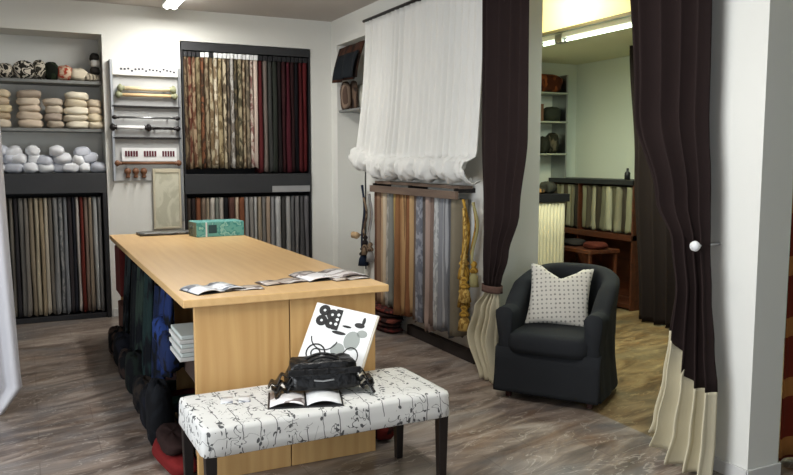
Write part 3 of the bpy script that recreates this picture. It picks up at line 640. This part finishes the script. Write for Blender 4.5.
pillow('folded_textile', .62, 3.93, .088, .14, .4, .07, fabric('2a1c1a'), 'dark brown folded cloth lying on the red one left of the table', 'folded textile', None, 6, -.05, .5)
pillow('folded_textile', 1.71, 3.80, 0, .13, .3, .12, fabric('5a1c18', 'floral', '2a1412', 12), 'dark red rumpled cloth on the floor right of the table end', 'folded textile', None, 4, .1, .7)
pillow('folded_textile', 1.72, 4.2, 0, .12, .3, .55, fabric('7a2420', 'plain', None, 12), 'tall red cloth bundle standing beside the right side of the table', 'folded textile', None, 9, .0, .4)

for k, (y, z, c, cn, sz) in enumerate(((4.15, .425, '1a2648', 'navy', .20), (4.34, .52, '22366a', 'blue', .16), (4.45, 0, '14161e', 'black', .26), (4.80, 0, '2a2420', 'dark brown', .22), (5.20, 0, '18201c', 'black green', .28), (5.62, 0, '332824', 'umber', .20), (5.95, 0, '1c1e26', 'blue black', .26), (6.35, 0, '4a3c36', 'taupe brown', .22), (4.22, .0, '16181c', 'charcoal', .34))):
    o = pillow('rumpled_cloth', .60 if z == 0 else .66, y, z, .14 if z == 0 else .12, .24, sz, fabric(c, 'floral', '0e0f12', 14, k), '%s rumpled cloth %s' % (cn, 'on the floor along the left side of the table' if z == 0 else 'poking out of the near bay of the table'), 'cloth', 'rumpled cloths along the left side of the table', k*2.3, 0, .6)
# things on the table
def magazine(name, x, y, z, w_, h_, rz, mat, label, cat, curl=.02, th=.006, pages=None, seed=0):
    t = thing(name, label, cat, (x, y, z), rz)
    n1, n2 = 12, 4
    def P(i, j):
        s = i/(n1-1); q = j/(n2-1); a = (s-.5)*2
        return (w_*(s-.5), h_*(q-.5), th/2+curl*max(0, abs(a)-.05)**.6*(1-abs(a))**.7*1.2 + (.003 if abs(a) > .1 else 0))
    MB2 = MB(); MB2.grid(P, n1, n2); MB2.build('pages', mat, t, smooth=True, solid=th*.8)
    box('cover', pages or M_dkmetal, -w_/2-.004, w_/2+.004, -h_/2-.004, h_/2+.004, 0, .0025, t, bevel=0)
    return t
def printed(name, base, inks, sc=9):
    t = NT(name, .35, 0, .5)
    f = t.vor(t.map(t.obj, (1, 1, 1)), sc, 'F1')
    c = t.ramp(t.noise(t.obj, sc*1.2, 1), [(.42, hexc(base)), (.5, hexc(inks[0])), (.58, hexc(inks[1])), (.66, hexc(base))], 'CONSTANT')
    t.col(c); return t.m
M_pg1 = printed('grey_photo_page', (222, 226, 230), ((206, 210, 216), (110, 116, 128)), 8)
M_pg2 = printed('brown_photo_page', (190, 178, 166), ((110, 88, 78), (208, 204, 200)), 9)
M_pg3 = printed('white_photo_page', (226, 224, 224), ((120, 110, 108), (200, 192, 188)), 7)
magazine('open_magazine', .82, 3.80, .90, .26, .20, .25, M_pg1, 'open white magazine at the near left corner of the table', 'magazine', .03)
magazine('open_magazine', .95, 3.78, .90, .22, .12, -.1, M_pg2, 'thin grey leaflet between the white magazine and the middle brochure', 'leaflet', .002, .003)
magazine('brochure', 1.20, 3.88, .90, .24, .13, .2, M_pg2, 'brown picture brochure in the middle of the table front edge', 'brochure', .006, .004)
magazine('open_magazine', 1.50, 3.97, .90, .36, .26, .12, M_pg3, 'large open magazine at the near right corner of the table', 'magazine', .03)
magazine('magazine', 1.57, 3.84, .90, .2, .1, .1, M_pg2, 'folded brochure sticking out in front of the large open magazine', 'brochure', .004, .004)
t = thing('sample_book', 'turquoise sample box standing at the far end of the table', 'box', (1.46, 6.60, .90), .06)
M_teal = printed('turquoise_print', (108, 176, 168), ((70, 150, 146), (150, 200, 190)), 16)
box('box_body', M_teal, -.20, .21, -.13, .13, 0, .125, t, bevel=.004)
box('end_label', plain('grey_teal', (120, 128, 112), .6), -.205, -.2, -.12, .12, .005, .12, t, bevel=0)
box('picture_label', plain('dark_teal', (46, 78, 84), .5), -.10, -.03, -.134, -.13, .03, .10, t, bevel=0)
box('spine_edge', M_paper, -.125, -.112, -.135, -.129, 0, .125, t, bevel=0)
magazine('catalogue', 1.08, 6.87, .90, .46, .22, .05, printed('dark_cover', (84, 84, 80), ((64, 66, 66), (112, 112, 106)), 10), 'dark grey catalogue lying flat at the far left end of the table', 'catalogue', .004, .02)
pillow('blue_pouch', 1.335, 6.80, .90, .10, .08, .05, fabric('28386c'), 'small navy blue pouch next to the dark catalogue', 'pouch', None, 1, 0, .6)
pillow('grey_pouch', 1.29, 6.62, .90, .10, .16, .10, fabric('6c7468', 'floral', '4a5048', 30), 'grey green cloth packet at the left of the turquoise box', 'cloth packet', None, 2, 0, .4)

# ------------------------------------------------ bench
BX, BY, BRZ = 1.155, 3.235, .02
Bn = thing('upholstered_bench', 'long bench in white fabric with black sprig print and black legs', 'bench', (BX, BY, 0), BRZ)
def bench_mat():
    t = NT('sprig_print_fabric', .85, 0, .2); base = t.mix(t.noise(t.obj, 5, 3), hexc((200, 200, 197)), hexc((220, 220, 216)))
    ink = hexc((38, 40, 44))
    w_ = t.n('ShaderNodeVectorMath', operation='ADD'); nn = t.n('ShaderNodeTexNoise'); t.l(t.obj, nn.inputs['Vector']); nn.inputs['Scale'].default_value = 9
    sc = t.n('ShaderNodeVectorMath', operation='SCALE'); t.l(nn.outputs[1], sc.inputs[0]); sc.inputs['Scale'].default_value = .045
    t.l(t.obj, w_.inputs[0]); t.l(sc.outputs[0], w_.inputs[1]); p = w_.outputs[0]
    q = t.n('ShaderNodeSeparateXYZ'); t.l(p, q.inputs[0])
    # stems: thin lines every 9 cm, broken up
    fx = t.math('ABSOLUTE', t.math('SUBTRACT', t.math('FRACT', t.math('MULTIPLY', q.outputs[0], 14.0)), .5))
    stem = t.math('LESS_THAN', fx, .026)
    brk = t.math('GREATER_THAN', t.noise(t.obj, 14, 1), .47)
    stem = t.math('MULTIPLY', stem, brk)
    # tendrils
    cu = t.math('LESS_THAN', t.math('ABSOLUTE', t.math('SUBTRACT', t.noise(t.obj, 15, 1, .9), .5)), .010)
    cu = t.math('MULTIPLY', cu, t.math('GREATER_THAN', t.noise(t.map(t.obj, loc=(3, 1, 2)), 9, 1), .44))
    # leaves clustered near the stems
    lf = t.math('LESS_THAN', t.vor(t.map(p, (1, .8, .8)), 42),   .34)
    near = t.math('LESS_THAN', fx, .24)
    lf = t.math('MULTIPLY', lf, t.math('MULTIPLY', near, t.math('GREATER_THAN', t.noise(t.map(t.obj, loc=(9, 2, 5)), 12, 1), .47)))
    f = t.math('MAXIMUM', stem, t.math('MAXIMUM', cu, lf))
    t.col(t.mix(t.math('MULTIPLY', f, .88), base, ink)); return t.m
M_bench = bench_mat()
hx, hy = .575, .255
def Pb(i, j):
    # rounded-box upholstered pad, skirt side falls to .375
    n = 64; a = 2*pi*i/n
    prof = [(0, .482), (.5, .483), (.88, .482), (.975, .476), (.995, .462), (1.0, .43), (1.003, .40), (1.012, .366), (.99, .362), (0, .362)]
    k, z = prof[j]; e = .09 if j > 1 else .25
    ca, sa = cos(a), sin(a); cx = math.copysign(abs(ca)**e, ca); sx = math.copysign(abs(sa)**e, sa)
    inset = (1-k)*.22 if k > .8 else None
    if inset is not None: return (cx*(hx-inset), sx*(hy-inset), z+.004*nz(a*5, j)*(j in (6, 7)))
    return (cx*hx*k, sx*hy*k, z)
m = MB(); m.grid(Pb, 64, 10, closed_u=True); m.build('padded_seat', M_bench, Bn, smooth=True)
for sx in (-1, 1):
    for sy in (-1, 1):
        MB().taper(sx*(hx-.035), sy*(hy-.035), 0, .372, .017, .024).build('leg', M_legblack, Bn, bevel=.003)
box('seat_frame', M_legblack, -hx+.04, hx-.04, -hy+.04, hy-.04, .345, .37, Bn)

# things on the bench
M_bw = NT('black_white_print', .4, 0, .4)
_b = M_bw.vor(M_bw.map(M_bw.obj, (1, 1, 1)), 12, 'DISTANCE_TO_EDGE'); _n = M_bw.noise(M_bw.obj, 14, 1, 1)
M_bw.col(M_bw.ramp(_n, [(0, hexc((222, 224, 224))), (.52, hexc((222, 224, 224))), (.53, hexc((30, 30, 32))), (.60, hexc((30, 30, 32))), (.61, hexc((190, 192, 190)))], 'CONSTANT'))
def orient(o, rx, rz): o.rotation_euler = (rx, 0, rz); return o
t = thing('sample_book', 'white pattern book with black ornaments leaning against the table end', 'book', (1.325, 3.40, .478), -.10)
_M = mathutils.Matrix.Rotation(-.579, 4, 'Z') @ mathutils.Matrix.Rotation(-.604, 4, 'X') @ mathutils.Matrix.Rotation(.202, 4, 'Y')
t.matrix_world = mathutils.Matrix.Translation(mathutils.Vector((1.268, 3.372, .565))-_M @ mathutils.Vector((0, 0, .055))) @ _M
box('cover', plain('cream_board', (214, 206, 190), .6), -.16, .17, .0, .014, 0, .36, t)
pg = box('page', M_paper, -.156, .160, -.004, 0, .003, .357, t, bevel=0)
# ornaments printed on the page
def disc(m, cx, cz, r, r2=0, n=20, y=-.0055, sx=1, sz=1, a0=0, a1=2*pi):
    b0 = len(m.v)
    for i in range(n+1):
        a = a0+(a1-a0)*i/n
        m.v.append((cx+r*cos(a)*sx, y, cz+r*sin(a)*sz)); m.v.append((cx+r2*cos(a)*sx, y, cz+r2*sin(a)*sz))
    for i in range(n): m.f.append((b0+2*i, b0+2*i+1, b0+2*i+3, b0+2*i+2))
m = MB()
for cx, cz in ((-.105, .27), (-.06, .31), (-.105, .325), (-.055, .265)): disc(m, cx, cz, .029, .007)
m.box(-.045, -.012, -.0062, -.0052, .235, .345)
disc(m, .09, .285, .02, 0, sx=1.3, sz=.7); disc(m, .105, .31, .014, 0, sx=.6, sz=1.5); disc(m, .03, .265, .018, 0, sx=1.3, sz=.35)
disc(m, -.06, .19, .07, .064, a0=pi*1.05, a1=pi*1.95); disc(m, .0, .225, .03, 0, sx=1.2, sz=.3)
disc(m, .09, .12, .05, .043, sx=.8); disc(m, -.08, .10, .05, .042); disc(m, -.08, .10, .026, .019); disc(m, .01, .08, .04, .033)
m.build('ornament_print', plain('print_black', (26, 26, 28), .5), pg)
m = MB(); disc(m, .075, .2, .05, 0, sx=.8, sz=1, y=-.0048); disc(m, .02, .14, .035, 0, y=-.0048); disc(m, .115, .245, .02, 0, sx=1.3, y=-.0048)
m.build('grey_print', plain('print_grey', (150, 156, 152), .5), pg)
m = MB(); 
for cx, cz in ((-.028, .265), (-.028, .29), (-.028, .315)): disc(m, cx, cz, .008, 0, y=-.0068)
m.build('dot_print', M_paper, pg)
# open black-edged magazine under the bag
t = thing('open_magazine', 'open black-edged magazine lying on the bench under the black bag', 'magazine', (1.08, 3.165, .479), -.30)
box('cover', M_black, -.165, .165, -.115, .115, 0, .008, t)
for s in (-1, 1):
    m = MB(); m.grid(lambda i, j, s=s: (s*(.005+.15*i/9), -.105+.21*j/3, .011+.018*sin(min(1, i/9*1.05)*pi)**.8), 10, 4); m.build('page', M_pg3 if s < 0 else M_paper, t, smooth=True, solid=.003)
# black bag
M_leather = NT('black_patent_leather', .36, 0, .4); M_leather.col(M_leather.mix(M_leather.noise(M_leather.obj, 12, 3), hexc((8, 8, 9)), hexc((16, 16, 18)))); M_leather.bump(M_leather.noise(M_leather.obj, 26, 3), .9, .012); M_leather = M_leather.m
t = thing('black_handbag', 'slouchy glossy black handbag resting on the open magazine', 'bag', (1.19, 3.24, .482), -.22)
def Pbag(i, j):
    n = 40; a = 2*pi*i/n; v = j/13
    prof = [0, .75, .96, 1.0, .99, .96, .93, .90, .88, .86, .84, .80, .6, 0][j]; zz = [.03, .028, .035, .05, .065, .08, .095, .11, .125, .14, .152, .158, .155, .145][j]
    ca, sa = cos(a), sin(a); e = .45
    k = 1+.06*nz(a*3, v*5, 1)
    return (.175*math.copysign(abs(ca)**e, ca)*prof*k, .085*math.copysign(abs(sa)**e, sa)*prof*k+.01*v, zz*(1+.05*nz(a*2, v*4, 3)))
m = MB(); m.grid(Pbag, 40, 14, closed_u=True); m.build('bag_body', M_leather, t, smooth=True, sub=1)
fb = box('flap_band', M_leather, -.165, .165, -.09, -.078, .105, .135, t, bevel=.005)
for s in (-1, 1):
    pts = [(-.08+.16*k/12, s*.03+.0, .148+.026*sin(pi*k/12)) for k in range(13)]
    MB().tube(pts, .007, 8).build('handle', M_leather, t, smooth=True)
MB().tube([(-.05, -.094, .085), (-.01, -.097, .080), (.04, -.094, .084)], .004, 8).build('zip_pull', M_metal, fb)
# ruffled straps spilling at both sides
for s in (-1, 1):
    for k in range(3):
        def Pr(i, j, s=s, k=k):
            q = i/15; a = (j/7-.5)
            return (s*(.14+.085*q+.01*k), -.02+.05*(k-1)*q*1.2+a*.07*(1+.4*sin(q*9+k)), .05+.03*k*(1-q)-.02*q+.014*sin(q*12+k*2)*(.4+abs(a)))
        m = MB(); m.grid(Pr, 16, 8); m.build('ruffled_strap', M_leather, t, smooth=True, solid=.005)
t = magazine('leaflet', .80, 3.30, .479, .13, .09, -.25, M_pg1, 'small grey leaflet lying at the left end of the bench', 'leaflet', .001, .002)

# ------------------------------------------------ armchair
M_chair = fabric((36, 38, 41)); 
A = thing('armchair', 'charcoal grey slipcovered tub armchair standing in the opening', 'armchair', (3.185, 4.035, 0), radians(-54.8))
W2, D2 = .322, .325
def upath(s):
    # U in plan: s 0..1 from front-left along the back to front-right (front = -y)
    segs = [((-W2, -D2), (-W2-.01, .04))]
    L1_ = .36; arc = .9
    if s < .27: t = s/.27; return (-W2, -D2+t*(D2+.02), -1, 0)
    if s > .73: t = (1-s)/.27; return (W2, -D2+t*(D2+.02), 1, 0)
    a = pi-(s-.27)/.46*pi; e = .72
    ca, sa = cos(a), sin(a)
    return (W2*math.copysign(abs(ca)**e, ca), .02+(D2+.0)*abs(sa)**e, ca, sa)
def Ptub(i, j):
    N = 60; s = i/(N-1); x, y, nx, ny = upath(s)
    l = math.hypot(nx, ny); nx /= l; ny /= l
    b_ = math.sin(pi*max(0, min(1, (s-.12)/.76)))**.9
    h = .60+.23*b_
    th = .085
    prof = [(.030, .055), (.012, .25), (.008, .34), (.006, h-.20), (.026, h-.06), (.024, h-.025), (0, h-.004), (-.045, h), (-.075, h-.012), (-.092, h-.04), (-th, h-.10), (-th, .28), (-th, .10), (-th+.01, .06)]
    o, z = prof[j]
    o += .006*nz(s*18, z*5)*(j < 5)
    return (x+nx*o, y+ny*o, z)
m = MB(); m.grid(Ptub, 60, 14)
m.f.append(tuple(range(14))); m.f.append(tuple(59*14+k for k in range(14))[::-1])
m.build('tub_body', M_chair, A, smooth=True)
def Pf(i, j):
    s = i/30; z = [.055, .08, .16, .26, .33, .345][j]; o = [.03, .028, .012, .004, 0, -.03][j]
    return ((s*2-1)*(W2+.02), -D2-.005-o-.004*sin(s*22)*(j < 3), z)
m = MB(); m.grid(Pf, 31, 6); m.build('front_skirt', M_chair, A, smooth=True, solid=.012)
box('seat_deck', M_chair, -W2+.05, W2-.05, -D2+.02, D2-.06, .22, .32, A, bevel=.01)
def cushion(name, sx, sy, z0, h, parent, mat, cy=0):
    def P(i, j):
        n = 40; a = 2*pi*i/n; e = .35; ca, sa = cos(a), sin(a)
        k, z = [(0, 0), (.8, 0), (.96, .012), (1, .3), (1.0, .7), (.96, .93), (.8, 1.03), (.4, 1.1), (0, 1.12)][j]
        return (sx*math.copysign(abs(ca)**e, ca)*k, cy+sy*math.copysign(abs(sa)**e, sa)*k, z0+h*z)
    m = MB(); m.grid(P, 40, 9, closed_u=True); return m.build(name, mat, parent, smooth=True)
cushion('seat_cushion', W2-.075+.03, .285, .318, .125, A, M_chair, -.09)
for sx in (-1, 1):
    for sy in (-1, 1): MB().taper(sx*.27, sy*.26-.01 if sy < 0 else .22, 0, .24, .016, .022).build('leg', plain('red_brown_leg', (58, 26, 20), .4), A, bevel=.002)
# throw pillow
def throw(name, w_, th, mat):
    n = 25
    def P(sgn):
        def Q(i, j):
            u = (i/(n-1))*2-1; v = (j/(n-1))*2-1
            pin = 1-.10*(1-abs(u)**2.0)*abs(v)**6 ; pin2 = 1-.09*(1-abs(v)**2.0)*abs(u)**6
            x = u*w_/2*pin2; z = v*w_/2*pin
            if v > 0: z -= .075*max(0, 1-abs(u)*1.5)*v**2*1.1
            t = th/2*((1-u*u)*(1-v*v))**.42
            return (x, sgn*t, z+w_/2)
        return Q
    m = MB(); m.grid(P(1), n, n); m.grid(P(-1), n, n); return m.build(name, mat, smooth=True)
pm = NT('dotted_cream_fabric', .85, 0, .2)
_p = pm.map(pm.obj, (1, 0, 1), rot=(0, radians(8), 0)); _v = pm.vor(_p, 34)
pm.t.nodes[-1].inputs['Randomness'].default_value = .15
pm.col(pm.mix(pm.math('LESS_THAN', _v, .24), hexc((206, 202, 192)), hexc((140, 138, 132))))
p = throw('throw_pillow', .42, .13, pm.m); tag(p, 'cream pillow with small grey dots and a chopped top on the grey armchair', 'pillow')
import mathutils
R = mathutils.Matrix.Rotation(radians(-54.8+16), 4, 'Z') @ mathutils.Matrix.Rotation(radians(-20), 4, 'X') @ mathutils.Matrix.Rotation(radians(4), 4, 'Y')
off = mathutils.Matrix.Rotation(radians(-54.8), 4, 'Z') @ mathutils.Vector((-.03, -.03, 0))
p.matrix_world = mathutils.Matrix.Translation((3.185+off.x, 4.035+off.y, .438)) @ R

# ------------------------------------------------ adjoining room furniture
sh = thing('display_cabinet', 'dark wooden shelf of hanging samples against the pale green far wall', 'cabinet', (0, 0, 0))
box('top_board', M_black, 5.50, 5.895, 5.9, 7.28, 1.29, 1.34, sh); box('shelf_board', M_darkwood, 5.50, 5.895, 5.9, 7.28, .72, .78, sh)
for y in (5.9, 6.75, 7.26): box('side_panel', M_darkwood, 5.52, 5.895, y, y+.02, 0, 1.29, sh)
box('back_panel', M_darkwood, 5.875, 5.895, 5.92, 7.26, .05, 1.29, sh)
box('bottom_board', M_darkwood, 5.52, 5.875, 5.92, 7.26, .02, .06, sh)
F1 = [(1, '3a3228', 'dark'), (1, '6c6a54', 'olive grey'), (1, '8e8c78', 'pale olive'), (1, '4c4438', 'brown'), (1, 'a4a28c', 'light sage'), (1, '6a6654', 'moss'), (1, '33302a', 'black brown')]
F2 = [(1, '84826c', 'sage'), (1, '4a4438', 'umber'), (1, '94907a', 'pale green'), (1, '3c362c', 'dark brown'), (1, '6e6c5a', 'grey green'), (1, '9c9a84', 'cream green'), (1, '54503f', 'khaki'), (1, '7c7864', 'stone'), (1, '3a342c', 'near-black'), (1, '88866e', 'dull sage')]
row(F1, 7.24, 6.79, 5.62, 1, .18, lambda t, i: .80, 1.27, 'in the left bay of the far shelf', 'samples in the left bay of the far shelf')
row(F2, 6.73, 5.94, 5.62, 1, .18, lambda t, i: .80, 1.27, 'in the right bay of the far shelf', 'samples in the right bay of the far shelf')
o = MB().lathe([(0, 0), (.03, 0), (.03, .07), (.012, .09), (.012, .12), (0, .12)], n=14).build('small_bottle', M_black, smooth=True, loc=(5.66, 6.15, 1.34)); tag(o, 'small black bottle on top of the far shelf', 'bottle')
dk = thing('desk', 'dark reddish wood desk under the far shelf', 'desk', (5.26, 6.55, 0))
box('desk_top', M_darkwood, -.19, .19, -.55, .55, .60, .635, dk)
for sx in (-.18, .15):
    for sy in (-.53, .50): box('leg', M_darkwood, sx, sx+.03, sy, sy+.03, 0, .60, dk)
dw = box('drawer', M_darkwood, -.185, .15, .1, .49, .44, .60, dk)
MB().lathe([(0, -.205), (.012, -.205), (.009, -.185)], (0, .3, .52), 12, 'x').build('knob', M_brass, dw)
for k, (y, c, cn) in enumerate(((6.15, '52251c', 'rust'), (6.50, '2e2a28', 'dark'), (6.85, '5e5444', 'khaki'))):
    pillow('folded_textile', 5.26, y, .635, .22, .24, .07, fabric(c), '%s folded cloth on the dark desk in the far room' % cn, 'folded textile', 'cloths on the far desk', k, 0, .5)
cc = thing('counter_cabinet', 'cream-fronted counter with black top beyond the opening', 'cabinet', (0, 0, 0))
box('carcass', M_cream, 4.45, 4.99, 6.32, 6.9, 0, 1.12, cc); box('countertop', M_black, 4.42, 5.02, 6.28, 6.93, 1.12, 1.20, cc)
m = MB(); m.grid(lambda i, j: (4.46+.52*i/60, 6.305+.008*sin(i*1.3), .03+1.08*j/3), 61, 4); m.build('pleated_front', M_cream, cc, smooth=True, solid=.006)
for k, (x, c, cn, wd, h) in enumerate(((4.58, '6c6450', 'brown grey', .18, .10), (4.76, '8a6a44', 'ochre', .16, .06), (4.90, '3a3a34', 'dark', .14, .12))):
    pillow('fabric_bundle', x, 6.5, 1.20, wd, .2, h, fabric(c, 'floral', '2c2a24', 18), '%s bundle on the black counter beyond the opening' % cn, 'fabric bundle', 'bundles on the far counter', k, 0, .6)
wsx = thing('steel_shelf_unit', 'steel wall shelves on the far left wall beyond the opening', 'shelf unit', (0, 0, 0))
for z in (1.62, 1.98, 2.30): box('shelf_board', plain('pale_shelf', (150, 156, 140), .5), 4.95, 5.56, 7.02, 7.29, z-.02, z, wsx)
for x in (4.95, 5.54): box('upright', M_metal, x, x+.02, 7.03, 7.29, 1.3, 2.5, wsx)
pillow('fabric_bundle', 5.27, 7.14, 2.30, .52, .24, .20, fabric('8a4a26', 'floral', '4a2414', 9), 'rust red rolled bundle on the highest far wall shelf', 'fabric bundle', None, 1, 0, .5)
pillow('fabric_bundle', 5.42, 7.14, 1.98, .2, .2, .16, fabric('2e322a'), 'dark green bundle on the middle far wall shelf', 'fabric bundle', None, 1, 0, .5)
for k in range(5):
    c = ['b0a88a', '7c5a3a', 'c4c0a8', '8e8870', '6a4a34'][k]
    tag(centred(box('book', plain('book_%d' % k, tuple(int(c[i:i+2], 16) for i in (0, 2, 4)), .6), 5.0+k*.055, 5.045+k*.055, 7.08, 7.26, 1.98, 2.17+.02*(k % 2), bevel=.002)), '%s book, %s from the left on the middle far wall shelf' % (['sand', 'brown', 'cream', 'olive', 'chestnut'][k], ORD[k]), 'book', 'books on the far wall shelf')
for k in range(4):
    pillow('fabric_bundle', 5.04+k*.13, 7.14, 1.62, .12, .2, .2+.03*nz(k, 1), fabric(['4a4a3c', '6c6a58', '2e3028', '5a5444'][k], 'floral', '23241c', 16), '%s rumpled bundle on the lowest far wall shelf' % ['dark olive', 'grey green', 'black green', 'khaki'][k], 'fabric bundle', 'bundles on the lowest far wall shelf', k, .2*nz(k, 3), .6)
# red cloth beyond the column
def Prc(i, j): return (3.41+1.0*i/49, 2.54+.02*sin(i/49*2*pi*4), 1.78-1.765*j/19)
m = MB(); m.grid(Prc, 50, 20)
hr = thing('hanging_rug', 'rust red and brown hanging rug behind the white column, at the right edge', 'rug', (0, 0, 0))
m.build('rug', fabric('6a2618', 'band', '9c6838', 10), hr, smooth=True, solid=.01)
MB().tube([(3.35, 2.54, 1.79), (4.40, 2.54, 1.79)], .014).build('rod', M_dkmetal, hr)
for x in (3.42, 4.12): MB().tube([(x, 2.54, 1.79), (x, 2.54, ZC)], .005).build('hanger_wire', M_dkmetal, hr)
